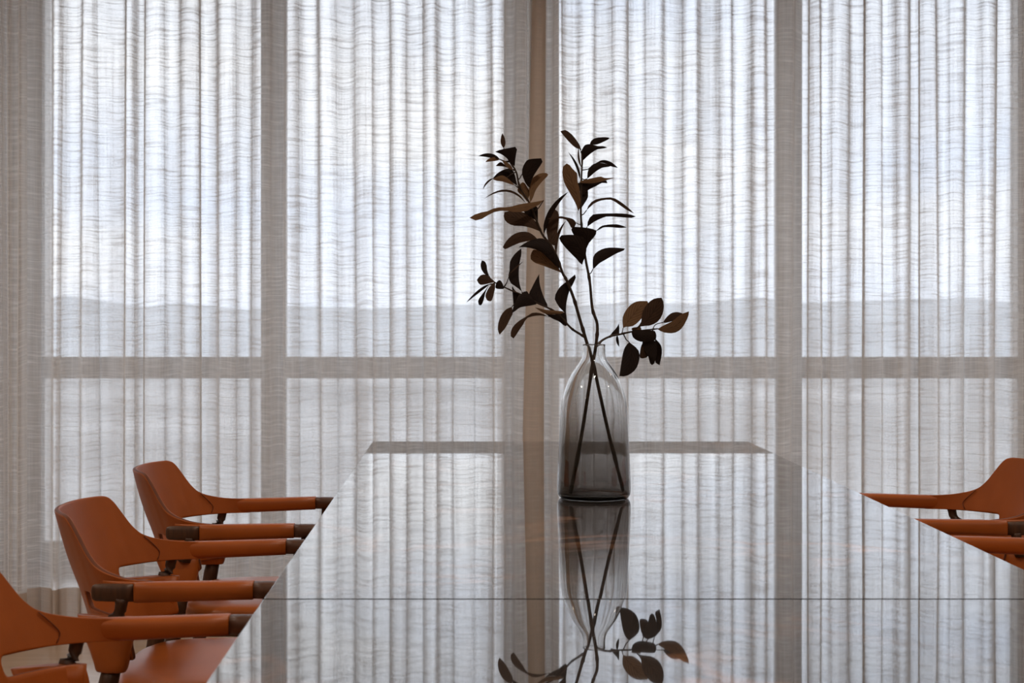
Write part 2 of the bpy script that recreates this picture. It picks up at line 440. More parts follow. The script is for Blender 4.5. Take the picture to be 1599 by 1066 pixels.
def rand_lines(a, b, seed):
    r = random.Random(seed); out = []; x = a
    while x < b:
        out.append((x, r.choice((-6, 1, 2, 3, 4)))); x += r.uniform(22, 32)
    return out
LB = [(64, -2), (82, -3), (99, 2), (130, -8), (151, 2), (199, 5), (212, 2), (228, 5), (257, 3), (283, -7), (311, 5), (341, 3), (367, 2), (396, -8),
      (425, 1), (447, -3), (467, 3), (496, 4), (525, 2), (554, 3), (581, 3), (607, 2), (632, -6), (658, 3), (683, 3), (711, 4), (739, 3), (765, 3), (789, -3), (806, -4), (822, -2)]
LC = [(852, -3), (864, -4), (877, 3), (903, 3), (926, 3), (953, 4), (979, 2), (1007, 4), (1034, 3), (1062, 4), (1088, -6), (1120, 3), (1141, -8), (1169, 3), (1191, 4),
      (1210, -3), (1238, -2), (1260, 5), (1276, 3), (1295, 3), (1322, -7), (1346, 7), (1373, -4), (1392, 3), (1416, -2), (1431, 5), (1454, -3), (1478, 3), (1504, -3), (1525, 3), (1552, 6), (1576, 3), (1592, 1), (1615, 2)]
GRP = 'floor-length sheer linen curtains'
curtain('sheer linen curtain at the far left, its bunched edge overlapping the next panel', rand_lines(-560, -8, 5) + [(0, 3), (12, 1), (21, 1), (28, -2), (40, 1)],
        (-585, -585), (52, 52), YC - .09, GRP, hem_right=False, seed=2, amp=.02)
curtain('sheer linen curtain panel behind the left chairs, from left column to centre gap', LB, (34, 34), (829, 822), YC, GRP, seed=3)
curtain('sheer linen curtain panel behind the vase and right chairs, brown leading edge at centre gap', LC, (834, 809), (1630, 1630), YC - .045, GRP, hem_left=True, seed=4)
curtain('sheer linen curtain beyond the right edge of the photo', rand_lines(1650, 2560, 8), (1636, 1636), (2580, 2580), YC, GRP, seed=5)
struct(box('trim_%d' % (ncol + 1), (XL, XR, YC - .10, YC + .04, 2.752, 2.80), M_TRACK, bev=.003))

# ------------------------------------------------------------------ table
TZ, TX0, TX1, TYF, TSEAM, TYN = 0.74, -.312, .968, 5.898, 2.688, -.50
tb = empty('dining_table', ((TX0+TX1)/2, (TYF+TYN)/2, 0))
tag(tb, 'long dining table of polished dark stone mirroring the curtains', 'table')
ox, oy = tb.location.x, tb.location.y
def slab(y0, y1, tilt=0.0):
    bm = bmesh.new(); add_box(bm, TX0 - ox, TX1 - ox, y0 - oy, y1 - oy, TZ - .04, TZ, bev=.0008)
    if tilt:
        piv = Vector((0, y1 - oy, TZ))
        bmesh.ops.rotate(bm, cent=piv, matrix=Matrix.Rotation(tilt, 3, 'X'), verts=bm.verts[:])
    return obj('table_slab', bm, M_STONE, tb, False)
slab(TSEAM + .004, TYF); slab(TYN, TSEAM - .004, .0024)
for yy in (0.2, 2.69, 5.2):
    bm = bmesh.new(); add_box(bm, -.26, .26, yy - oy - .09, yy - oy + .09, 0, TZ - .06, .01); add_box(bm, -.34, .34, yy - oy - .2, yy - oy + .2, 0, .02, .005)
    obj('table_leg', bm, M_TABLELEG, tb, True, 40)
bm = bmesh.new(); add_box(bm, -.40, .40, TYN - oy + .3, TYF - oy - .3, TZ - .065, TZ - .041, .003)
obj('under_frame', bm, M_TABLELEG, tb, True, 40)

# ------------------------------------------------------------------ chairs (local: +x faces the table, y sideways, z up)
PLAN = [(0, -.200), (.05, -.196), (.10, -.184), (.145, -.165), (.18, -.145), (.195, -.134), (.207, -.126), (.22, -.116), (.237, -.0985), (.255, -.068), (.266, -.039), (.272, 0)]
TOPZ = [(0, .802), (.10, .803), (.165, .802), (.180, .797), (.187, .787), (.193, .771), (.206, .737), (.220, .7165), (.236, .706), (.255, .697), (.267, .693), (.272, .692)]
LEAN, ZREF = .36, .80
def chair_meshes():
    parts = {}
    # --- leather shell: back, wings and lower back in one sheet with a slot each side
    ts = [0, .03, .06, .09, .115, .131, .139, .15, .163, .172, .180, .187, .193, .199, .206, .213, .220, .228, .236, .246, .255, .262, .267, .272]
    slot_y = .139
    ycols = [-t for t in ts[:0:-1]] + ts
    bm = bmesh.new()
    zs_low = [.655, .624, .605, .58, .56, .54]
    grid = {}
    for i, y in enumerate(ycols):
        ay = abs(y); xr = interp(PLAN, ay); zt = interp(TOPZ, ay)
        zb = .54 if ay < .19 else .54 + 0.0
        col = []
        up = [zt, zt - (zt - .655) * .06, zt - (zt - .655) * .16, zt - (zt-.655) * .32, zt - (zt-.655) * .5, zt - (zt-.655) * .68, zt - (zt-.655) * .85, zt - (zt-.655)*.95]
        for z in up + zs_low:
            x = xr + (ZREF - z) * LEAN
            if z < .655: x = min(x, xr + .052 + (.655 - z) * .25)
            bow = -.010 * math.exp(-(ay / .12) ** 2) * math.sin(max(0, min(1, (z - .6) / .2)) * math.pi)
            col.append(bm.verts.new((x + bow, y, z)))
        grid[i] = col
    nr = 14
    for i in range(len(ycols) - 1):
        m = max(abs(ycols[i]), abs(ycols[i+1]))
        for r in range(nr - 1):
            if r == 8 and m > slot_y + .001: continue        # the slot under the wing and armrest
            if r > 8:
                xa = grid[i if abs(ycols[i]) > abs(ycols[i+1]) else i+1][r].co.x
                if xa > .0: continue
            bm.faces.new((grid[i][r], grid[i+1][r], grid[i+1][r+1], grid[i][r+1]))
    loose = [v for v in bm.verts if not v.link_faces]
    bmesh.ops.delete(bm, geom=loose, context='VERTS')
    me = bpy.data.meshes.new('backrest'); bmesh.ops.recalc_face_normals(bm, faces=bm.faces[:]); bm.to_mesh(me); bm.free()
    parts['backrest'] = me
    # --- armrest sleeves
    def arm(s):
        bm = bmesh.new(); secs = []
        for x, yi, yo in ((-.062, .2525, .2600), (-.035, .2590, .2690), (-.012, .2625, .2740), (-.002, .2635, .2770), (.000, .2630, .2890), (.004, .2625, .2920), (.03, .2600, .2950), (.07, .2560, .2985), (.12, .2575, .3030), (.18, .2610, .3075), (.2185, .2635, .3105), (.220, .2650, .3090)):
            yc, hw = (yi + yo) / 2, (yo - yi) / 2
            hh = .0185 if x < .03 else .0185 - (x - .03) * .010
            if x == .220: hh -= .0015
            zc = .6725 + (max(0, x) * .030)
            ring = []
            for k in range(20):
                a = 2 * math.pi * k / 20; ca, sa = math.cos(a), math.sin(a)
                ex = .62
                ring.append((x, s * (yc + hw * math.copysign(abs(ca) ** ex, ca)), zc + hh * math.copysign(abs(sa) ** ex, sa)))
            secs.append(ring)
        add_loft(bm, secs)
        me = bpy.data.meshes.new('armrest'); bmesh.ops.recalc_face_normals(bm, faces=bm.faces[:]); bm.to_mesh(me); bm.free(); return me
    parts['arm_near'] = arm(-1); parts['arm_far'] = arm(1)
    def tip(s):
        bm = bmesh.new(); secs = []
        for x, k_ in ((.2185, .93), (.24, .95), (.262, .93), (.274, .82), (.281, .6), (.284, .25)):
            ring = []
            for k in range(16):
                a = 2 * math.pi * k / 16; ca, sa = math.cos(a), math.sin(a); ex = .65
                ring.append((x, s * (.2873 + .0225 * k_ * math.copysign(abs(ca) ** ex, ca)), .6790 + .0162 * k_ * math.copysign(abs(sa) ** ex, sa)))
            secs.append(ring)
        add_loft(bm, secs)
        me = bpy.data.meshes.new('arm_tip'); bmesh.ops.recalc_face_normals(bm, faces=bm.faces[:]); bm.to_mesh(me); bm.free(); return me
    parts['tip_near'] = tip(-1); parts['tip_far'] = tip(1)
    def rail(s):
        bm = bmesh.new()
        xs = [(-.080, .55), (-.078, .8), (-.072, .95), (-.05, 1), (-.02, 1), (.0, .96)]
        secs = []
        for x, k_ in xs:
            ring = []
            for k in range(16):
                a = 2 * math.pi * k / 16; ca, sa = math.cos(a), math.sin(a)
                ring.append((x, s * (.2750 + x * .06 + .0105 * k_ * math.copysign(abs(ca) ** .7, ca)), .6715 + .0165 * k_ * math.copysign(abs(sa) ** .7, sa)))
            secs.append(ring)
        add_loft(bm, secs)
        me = bpy.data.meshes.new('arm_rail'); bmesh.ops.recalc_face_normals(bm, faces=bm.faces[:]); bm.to_mesh(me); bm.free(); return me
    parts['rail_near'] = rail(-1); parts['rail_far'] = rail(1)
    def post(s):
        bm = bmesh.new()
        add_tube(bm, [(-.025, s*.271, .662), (-.026, s*.270, .650), (-.028, s*.268, .638), (-.031, s*.266, .629), (-.036, s*.264, .623), (-.040, s*.262, .606)], [.0145, .0115, .0110, .0120, .0160, .017], 12, (1.0, 1.0))
        me = bpy.data.meshes.new('arm_post'); bmesh.ops.recalc_face_normals(bm, faces=bm.faces[:]); bm.to_mesh(me); bm.free(); return me
    parts['post_near'] = post(-1); parts['post_far'] = post(1)
    def sleeve(s):
        bm = bmesh.new(); secs = []
        for z, x0, x1, yc, hy in ((.622, -.118, -.004, .247, .014), (.600, -.110, -.006, .249, .019), (.575, -.098, -.008, .250, .021), (.56, -.090, -.012, .252, .022), (.540, -.082, -.015, .253, .0225), (.528, -.078, -.018, .254, .0230), (.524, -.076, -.020, .254, .0215)):
            xc, hx = (x0+x1)/2, (x1-x0)/2; ring = []
            for k in range(20):
                a = 2 * math.pi * k / 20; ca, sa = math.cos(a), math.sin(a); ex = .55
                sx_ = xc + hx * math.copysign(abs(ca) ** ex, ca)
                # follow the curve of the back: the rear of the sleeve swings inwards
                yin = -.45 * max(0, -.05 - sx_)
                ring.append((sx_, s * (yc + yin + hy * math.copysign(abs(sa) ** ex, sa)), z))
            secs.append(ring)
        add_loft(bm, secs)
        me = bpy.data.meshes.new('leg_sleeve'); bmesh.ops.recalc_face_normals(bm, faces=bm.faces[:]); bm.to_mesh(me); bm.free(); return me
    parts['sleeve_near'] = sleeve(-1); parts['sleeve_far'] = sleeve(1)
    def rleg(s):
        bm = bmesh.new()
        add_tube(bm, [(-.046, s*.254, .532), (-.053, s*.254, .50), (-.085, s*.258, .32), (-.165, s*.266, 0)], [.0175, .0185, .0175, .012], 14)
        me = bpy.data.meshes.new('leg'); bmesh.ops.recalc_face_normals(bm, faces=bm.faces[:]); bm.to_mesh(me); bm.free(); return me
    def fleg(s):
        bm = bmesh.new()
        add_tube(bm, [(.250, s*.287, .668), (.250, s*.286, .60), (.252, s*.280, .42), (.262, s*.282, 0)], [.015, .017, .019, .012], 14)
        me = bpy.data.meshes.new('leg'); bmesh.ops.recalc_face_normals(bm, faces=bm.faces[:]); bm.to_mesh(me); bm.free(); return me
    parts['rl_near'] = rleg(-1); parts['rl_far'] = rleg(1); parts['fl_near'] = fleg(-1); parts['fl_far'] = fleg(1)
    # --- seat: rounded pad with a shallow crown
    bm = bmesh.new()
    def outline(inset, z):
        xr, xf, hw = -.072 + inset, .315 - inset, .252 - inset; out_ = []
        for k in range(56):
            a = 2 * math.pi * k / 56; ca, sa = math.cos(a), math.sin(a)
            xc, hx = (xr+xf)/2, (xf-xr)/2
            e1 = .58 if ca < 0 else .30
            out_.append((xc + hx * math.copysign(abs(ca) ** e1, ca), hw * math.copysign(abs(sa) ** .52, sa) * (1 - .02 * (ca < 0)), z))
        return out_
    secs = [outline(.10, .497), outline(.05, .4965), outline(.018, .4935), outline(.005, .488), outline(0, .480), outline(.002, .466), outline(.012, .456), outline(.03, .454)]
    add_loft(bm, secs)
    me = bpy.data.meshes.new('seat'); bmesh.ops.recalc_face_normals(bm, faces=bm.faces[:]); bm.to_mesh(me); bm.free()
    parts['seat'] = me
    bm = bmesh.new()
    for s in (-1, 1):
        y0, y1 = sorted((s*.215, s*.243))
        add_box(bm, -.03, .26, y0, y1, .425, .4545, .004)
    add_box(bm, -.045, -.015, -.235, .235, .425, .4545, .004); add_box(bm, .235, .265, -.27, .27, .425, .4545, .004)
    me = bpy.data.meshes.new('seat_frame'); bmesh.ops.recalc_face_normals(bm, faces=bm.faces[:]); bm.to_mesh(me); bm.free()
    parts['seat_frame'] = me
    # --- seam where the arm leather is stitched to the back, and the hem of the arm sleeves
    def seam(s):
        bm = bmesh.new(); pts = []
        for k in range(9):
            t = k / 8; ay = .222 + .016 * math.sin(t * 2.6); zt = interp(TOPZ, ay) - .004
            z = zt + (.660 - zt) * t
            pts.append((interp(PLAN, ay) + (ZREF - z) * LEAN + .0075, s * (ay - .0035), z))
        add_tube(bm, pts, .0011, 6)
        me = bpy.data.meshes.new('seam'); bm.to_mesh(me); bm.free(); return me
    parts['seam_near'] = seam(-1); parts['seam_far'] = seam(1)
    return parts

PM = chair_meshes()
for k_, me in PM.items():
    mats = {'backrest': [M_LEATHER, M_LEATHER_EDGE], 'seat': [M_SEATLEATHER]}.get(k_)
    if mats is None:
        if k_.startswith('arm_') or k_.startswith('sleeve'): mats = [M_LEATHER]
        elif k_.startswith('tip'): mats = [M_TIP]
        elif k_.startswith('seam'): mats = [M_LEATHER_EDGE]
        else: mats = [M_WOOD]
    for m_ in mats: me.materials.append(m_)
    me.polygons.foreach_set('use_smooth', [True] * len(me.polygons))
    if k_ in ('seat_frame',): me.set_sharp_from_angle(angle=math.radians(40))

# the sheet gets its leather thickness once, then all chairs share that mesh
def thicken(me):
    o = bpy.data.objects.new('tmp', me); C.objects.link(o)
    sb = o.modifiers.new('s0', 'SUBSURF'); sb.levels = 1; sb.render_levels = 1
    so = o.modifiers.new('s', 'SOLIDIFY'); so.thickness = .0105; so.offset = 0; so.use_even_offset = True; so.use_rim = True; so.material_offset_rim = 1
    bv = o.modifiers.new('s1', 'SUBSURF'); bv.levels = 1; bv.render_levels = 1
    dg = bpy.context.evaluated_depsgraph_get()
    new = bpy.data.meshes.new_from_object(o.evaluated_get(dg)); new.name = 'backrest'
    bpy.data.objects.remove(o); bpy.data.meshes.remove(me)
    new.polygons.foreach_set('use_smooth', [True] * len(new.polygons))
    return new
PM['backrest'] = thicken(PM['backrest'])
CHAIR_PARTS = [('backrest', 'backrest', None), ('armrest', 'arm_near', None), ('armrest', 'arm_far', None), ('arm_tip', 'tip_near', 'dark wooden end of the armrest'), ('arm_tip', 'tip_far', 'dark wooden end of the armrest'),
               ('arm_rail', 'rail_near', 'dark wooden rail behind the armrest'), ('arm_rail', 'rail_far', 'dark wooden rail behind the armrest'),
               ('arm_post', 'post_near', 'dark wooden arm post'), ('arm_post', 'post_far', 'dark wooden arm post'),
               ('leg_sleeve', 'sleeve_near', None), ('leg_sleeve', 'sleeve_far', None),
               ('leg', 'rl_near', 'dark wooden leg'), ('leg', 'rl_far', 'dark wooden leg'), ('leg', 'fl_near', 'dark wooden leg'), ('leg', 'fl_far', 'dark wooden leg'),
               ('seat', 'seat', None), ('seat_frame', 'seat_frame', 'dark wooden seat frame'), ('seam', 'seam_near', 'dark stitched seam'), ('seam', 'seam_far', 'dark stitched seam')]
def make_chair(x, y, right, label):
    r = empty('armchair', (x, y, 0)); r.rotation_euler.z = math.pi if right else 0
    tag(r, label, 'chair', 'orange leather armchairs along the table')
    tips = {}
    for nm, key, lab in CHAIR_PARTS:
        o = bpy.data.objects.new(nm, PM[key]); C.objects.link(o)
        o.parent = r
        if lab: o['label'] = lab
    return r
make_chair(-.612, 4.283, False, 'orange leather armchair on the left side of the table, nearest the curtain')
make_chair(-.603, 3.440, False, 'orange leather armchair in the middle of the left row, its whole backrest showing')
make_chair(-.60, 2.520, False, 'orange leather armchair at the lower left corner, cut off by the photo edge')
make_chair(1.283, 4.37, True, 'orange leather armchair on the right side, nearest the curtain, wing of its backrest in view')
make_chair(1.283, 3.49, True, 'orange leather armchair on the right side, mostly hidden, only an armrest in view')

# ------------------------------------------------------------------ vase
VD = 4.133; VC = at(927.5, 777, VD); VC.z = TZ
S = VD / F_PX
prof = [(0, .004), (40, .002), (50, 0.0), (54, .003), (56.5, .010), (57.4, .022)]
out_px = [(57.2, 30), (55.8, 60), (54.5, 87), (53.4, 110), (52.6, 128), (51, 145), (48.6, 158), (45.6, 168), (41.2, 180), (36, 191), (30.5, 200), (25, 208), (20.5, 215), (18.2, 222), (17.6, 230), (17.6, 238)]
outer = [(r * S, z) for r, z in prof] + [(r * S, h * S) for r, h in out_px]
TOP = outer[-1][1]
th = .0034
inner = []
for (r, z) in outer[5:]:
    inner.append((max(r - th, .004), z))
inner[0] = (outer[5][0] - th, .020)
prof_all = outer + [(outer[-1][0] + .0006, TOP + .0012), (outer[-1][0] - .0012, TOP + .0024), (outer[-1][0] - th - .0004, TOP + .0010)] + inner[::-1] + [(outer[5][0] - .005, .0125), (outer[5][0] - .012, .0085), (.03, .0072), (0, .007)]
bm = bmesh.new(); SEG = 72
def smooth_prof(p):
    q = catmull([(a, b, 0) for a, b in p], 3); return [(max(0, v.x), v.y) for v in q]
pp = smooth_prof(prof_all); pp[0] = (0, .004); pp[-1] = (0, .007)
rings = []
for r, z in pp:
    if r < 1e-5: rings.append([bm.verts.new((0, 0, z))])
    else: rings.append([bm.verts.new((r * math.cos(2*math.pi*k/SEG), r * math.sin(2*math.pi*k/SEG), z)) for k in range(SEG)])
for a, b in zip(rings, rings[1:]):
    for k in range(SEG):
        k2 = (k + 1) % SEG
        if len(a) == 1 and len(b) > 1: bm.faces.new((a[0], b[k], b[k2]))
        elif len(b) == 1 and len(a) > 1: bm.faces.new((a[k], a[k2], b[0]))
        elif len(a) > 1: bm.faces.new((a[k], a[k2], b[k2], b[k]))
vase = obj('glass_vase', bm, M_VASE); vase.location = VC + Vector((0, 0, .0004))
tag(vase, 'smoke-tinted glass bottle vase standing on the dark table', 'vase')

# ------------------------------------------------------------------ branches
def stem_pts(px, d0, d1):
    n = len(px); return [at(p[0], p[1], d0 + (d1 - d0) * i / (n - 1)) for i, p in enumerate(px)]
S1 = [(974, 771), (951, 678), (927, 572), (914, 527), (905, 497), (896, 466), (885, 438), (878, 425), (870, 402), (860, 383), (847, 366), (838, 345), (827, 317), (812, 293), (806, 268), (797, 254), (787, 236)]
S2 = [(891, 772), (908, 680), (924, 578), (931, 535), (932.5, 506), (925, 482), (921, 440), (915, 408), (911, 380), (908, 350), (907, 326), (908, 279), (909, 245), (906, 232)]
T1 = [(914, 527), (905, 521), (894, 514), (886, 506), (872, 490), (857, 481), (837, 472), (812, 459), (800, 454), (787, 448), (773, 441), (765, 434)]
T2 = [(931, 541), (940, 531.5), (953, 525), (967, 522), (985, 518), (1001, 516), (1019, 514), (1027, 513)]
T3 = [(1019, 514), (1024, 506.5), (1036, 503)]
P_S1 = stem_pts(S1, VD + .035, VD + .0); P_S1[0].z = TZ + .013
P_S2 = stem_pts(S2, VD - .030, VD + .05); P_S2[0].z = TZ + .013
def bend(P, i, d):  # keep both stems inside the narrow neck
    return P
P_T1 = stem_pts(T1, P_S1[3].y, VD + .02); P_T2 = stem_pts(T2, P_S2[3].y, VD + .22); P_T3 = stem_pts(T3, P_T2[6].y, VD + .23)
STEMS = [(P_S1, 0), (P_S2, 1), (P_T1, 0), (P_T2, 1), (P_T3, 1)]
STEMPX = [S1, S2, T1, T2, T3]
def branch_root(P, label):
    r = empty('leafy_branch', P[0]); tag(r, label, 'branch', 'branches in the vase'); return r
R1 = branch_root(P_S1, 'dark brown leafy branch leaning left out of the vase, with a drooping left twig')
R2 = branch_root(P_S2, 'dark brown leafy branch upright in the vase, with a short right twig')
ROOTS = [R1, R2]
def tube_part(name, P, r0, r1, root, knots=True):
    pts = catmull(P, 5); n = len(pts); rnd = random.Random(len(P))
    rad = []
    for i in range(n):
        r = r0 + (r1 - r0) * i / (n - 1)
        if knots and i % 7 == 3: r *= 1.3
        rad.append(r)
    bm = bmesh.new(); add_tube(bm, [p - Vector(root.location) for p in pts], rad, 8)
    return obj(name, bm, M_STEM, root)
tube_part('stem', P_S1, .0044, .0016, R1); tube_part('stem', P_S2, .0044, .0017, R2)
tube_part('twig', P_T1, .0029, .0014, R1); tube_part('twig', P_T2, .0030, .0016, R2); tube_part('twig', P_T3, .0014, .0010, R2, False)

def nearest(pt, which=None):
    best = None
    for si, pl in enumerate(STEMPX):
        if which is not None and si not in which: continue
        for i in range(len(pl) - 1):
            ax, ay = pl[i]; bx, by = pl[i+1]; dx, dy = bx-ax, by-ay
            t = max(0, min(1, ((pt[0]-ax)*dx + (pt[1]-ay)*dy) / (dx*dx+dy*dy)))
            d = math.hypot(pt[0]-ax-dx*t, pt[1]-ay-dy*t)
            if best is None or d < best[0]:
                P = STEMS[si][0]; best = (d, si, P[i].lerp(P[i+1], t))
    return best

def leaf(pts, face, k=0.0, which=None, off=0.0, base=None, curl=None):
    """pts: outline as seen; k: how fast it leans away (+) or towards the lens (-) from its base"""
    rnd = random.Random(int(pts[0][0] * 13 + pts[0][1] * 7))
    if base is None:
        bi = min(range(len(pts)), key=lambda i: nearest(pts[i], which)[0])
    else: bi = base
    pts = pts[bi:] + pts[:bi]
    dist, si, sp = nearest(pts[0], which)
    root = ROOTS[STEMS[si][1]]
    d_stem = sp.y
    bx, by = pts[0]
    ti = max(range(len(pts)), key=lambda i: math.hypot(pts[i][0]-bx, pts[i][1]-by))
    tx, ty = pts[ti]; Ln = math.hypot(tx-bx, ty-by) or 1; ux, uy = (tx-bx)/Ln, (ty-by)/Ln
    if curl is None: curl = rnd.uniform(.08, .22)
    def lift(px, py):
        a = (px-bx)*ux + (py-by)*uy; c = -(px-bx)*uy + (py-by)*ux
        return a, c
    # right and left outline halves, smoothed, corners kept at base and tip
    h1 = catmull([(*p, 0) for p in pts[:ti+1]], 4); h2 = catmull([(*p, 0) for p in (pts[ti:] + [pts[0]])], 4)[::-1]
    NS = 12
    def resample(h):
        acc = [0]
        for a, b in zip(h, h[1:]): acc.append(acc[-1] + (b-a).length)
        out_ = []
        for i in range(NS + 1):
            s_ = acc[-1] * i / NS
            for j in range(len(acc) - 1):
                if s_ <= acc[j+1] + 1e-9:
                    t = (s_-acc[j]) / max(1e-9, acc[j+1]-acc[j]); out_.append(h[j].lerp(h[j+1], t)); break
        return out_
    A, B = resample(h1), resample(h2)
    m2px = F_PX / VD
    bm = bmesh.new(); uvl = bm.loops.layers.uv.new('UVMap')
    wmax = max((a - b).length for a, b in zip(A, B)) or 1
    def build(doff, mi, flip):
        rows = []
        for i in range(NS + 1):
            f = i / NS
            row = []
            for j, w in enumerate((0, .25, .5, .75, 1)):
                p = A[i].lerp(B[i], w)
                a, c = lift(p.x, p.y)
                across = (w - .5) * 2
                wid = (A[i] - B[i]).length
                dep = k * a / m2px + curl * (abs(across) ** 1.4) * wid * .5 / m2px - .25 * curl * (f * f) * Ln / m2px
                d = d_stem + off + dep + doff * math.sin(math.pi * min(1, max(.03, f))) ** .5
                row.append((at(p.x, p.y, d) - Vector(root.location), f, across))
            rows.append(row)
        V = [[bm.verts.new(q[0]) for q in r] for r in rows]
        for i in range(NS):
            for j in range(4):
                idx = ((i, j), (i, j+1), (i+1, j+1), (i+1, j))
                if flip: idx = idx[::-1]
                try: fc = bm.faces.new([V[a][b] for a, b in idx])
                except ValueError: continue
                fc.material_index = mi; fc.smooth = True
                for lp, (a, b) in zip(fc.loops, idx): lp[uvl].uv = (rows[a][b][1], rows[a][b][2])
    t = .0005
    build(-t, 0, False); build(t, 1, True)
    # petiole
    P_ = STEMS[si][0]; back = min(.016, .9 * dist * d_stem / F_PX)      # the stalk leaves the twig a little below the leaf
    j = min(range(len(P_) - 1), key=lambda i: (sp - P_[i]).length + (sp - P_[i+1]).length - (P_[i] - P_[i+1]).length)
    if (P_[j] - sp).length > 1e-6: sp = sp + (P_[j] - sp).normalized() * min(back, (P_[j] - sp).length)
    p0 = at(bx, by, d_stem + off) - Vector(root.location); p1 = sp - Vector(root.location)
    if (p0 - p1).length > .002 and (p0 - p1).length < .06:
        nf = len(bm.faces)
        mid = p0.lerp(p1, .5) + Vector((0, 0, -.15 * (p0-p1).length))
        add_tube(bm, [p0, mid, p1], [.0011, .0013, .0016], 6)
        bm.faces.ensure_lookup_table()
        for fc in bm.faces[nf:]: fc.material_index = 2; fc.smooth = True
    me = bpy.data.meshes.new('leaf'); bm.to_mesh(me); bm.free()
    front, back = {'d': (M_LEAFD, M_LEAFB), 'b': (M_LEAFB, M_LEAFD), 'm': (M_LEAFM, M_LEAFB)}[face]
    o = bpy.data.objects.new('leaf', me); C.objects.link(o); o.parent = root
    for m_ in (front, back, M_STEM): me.materials.append(m_)
    return o

def blade(base, ctrl, tip, wl, wr, face, k=0.0, which=None, off=0.0, n=7):
    """slim leaf given by its midrib and half widths"""
    L_, R_ = [], []
    for i in range(n + 1):
        t = i / n
        x = (1-t)**2*base[0] + 2*t*(1-t)*ctrl[0] + t*t*tip[0]; y = (1-t)**2*base[1] + 2*t*(1-t)*ctrl[1] + t*t*tip[1]
        dx = 2*(1-t)*(ctrl[0]-base[0]) + 2*t*(tip[0]-ctrl[0]); dy = 2*(1-t)*(ctrl[1]-base[1]) + 2*t*(tip[1]-ctrl[1])
        l = math.hypot(dx, dy) or 1
        w = math.sin(math.pi * (t ** .85)) ** .8 if 0 < t < 1 else 0
        L_.append((x + dy/l*wl*w, y - dx/l*wl*w)); R_.append((x - dy/l*wr*w, y + dx/l*wr*w))
    return leaf(L_ + R_[1:-1][::-1], face, k, which, off, base=0)

# upper left cluster
blade((786.5, 231), (785, 220), (784.5, 208), 3.6, 4.0, 'm', .3, [0])
leaf([(803, 261), (797, 252), (785, 242), (773, 237), (780, 234), (795, 231), (807, 229.5), (806, 240), (804.5, 250)], 'd', -.5, [0], -.004)
blade((780, 248), (765, 239.5), (747, 243.5), 3.4, 3.4, 'd', .2, [0])
blade((781, 249), (768, 247), (758, 253), 2.8, 3.4, 'b', -.2, [0], .004)
blade((801, 265), (792, 258), (784, 249), 3.0, 3.2, 'b', -.2, [0], -.008)
leaf([(796, 263), (788, 257), (781, 253), (774, 259), (786, 260)], 'm', .3, [0], .004)
leaf([(808, 290), (803, 270), (797, 263), (786, 265), (776, 271), (769, 279), (781, 275), (790, 277), (800, 285)], 'd', .1, [0], .003)
leaf([(804, 289), (796, 281), (788, 275), (781, 274), (769, 279.5), (775, 282), (785, 283.5), (797, 287.5)], 'b', -.2, [0], -.004)
blade((771, 278), (759, 283), (754, 296), 1.3, 1.6, 'm', .1, [0], -.003)
blade((822, 318), (795, 281), (755, 311), 1.7, 1.9, 'm', .4, [0], .003)
leaf([(827, 294), (820, 285), (815, 272), (816, 262), (822, 251), (830, 248), (845, 247), (847.5, 252), (840, 264), (832, 277), (829, 286)], 'd', -.3, [0], -.004)
leaf([(828, 316), (826, 297), (830, 280), (842, 271), (853, 270), (856.5, 273), (847, 283), (837, 296), (832, 309)], 'b', .2, [0], .002)
leaf([(823, 315), (816, 306), (808, 298), (811, 289), (817, 284), (824, 293), (827, 302)], 'b', .3, [0], .004)
leaf([(733, 340), (745, 333), (760, 330), (775, 324), (795, 323), (812, 318.5), (830, 316), (849, 312.5), (848, 316), (835, 323), (820, 330), (805, 331), (790, 329), (775, 330), (760, 337), (748, 344), (738, 343)], 'b', -.25, [0], -.012, base=7)
leaf([(845, 362), (838, 348), (826, 335), (815, 331), (800, 329), (788, 331), (786.5, 338), (790, 346), (801, 352), (817, 353), (830, 356)], 'm', .15, [0], -.002)
leaf([(840, 345), (839, 323), (830, 325), (818, 330), (830, 340)], 'd', .2, [0], .004)
leaf([(839, 373), (833, 367), (824, 362), (812, 362), (800, 367), (790, 377), (785, 386), (789, 389), (800, 384), (812, 379), (825, 376)], 'm', .2, [0], .006)
leaf([(874, 420), (872, 405), (862, 387), (850, 373), (836, 373), (822, 378), (810, 386), (822, 386), (835, 389), (845, 393), (860, 407)], 'd', -.1, [0], -.008)
leaf([(877, 426), (870, 415), (858, 402), (845, 393), (834, 389), (830, 394), (828, 403), (835, 410), (846, 414), (862, 420)], 'b', .15, [0], .003)
blade((849, 366), (853, 325), (888, 299), 3.6, 4.4, 'd', -.25, [0], -.004)
leaf([(863, 383), (856, 376), (853, 356), (857, 341), (862, 331), (866, 326.4), (871, 330), (873, 337), (872, 349), (870, 365), (868.5, 381)], 'm', .2, [0], .006)
blade((869, 398), (864, 370), (884, 344), 2.4, 2.6, 'm', .3, [0], .010)
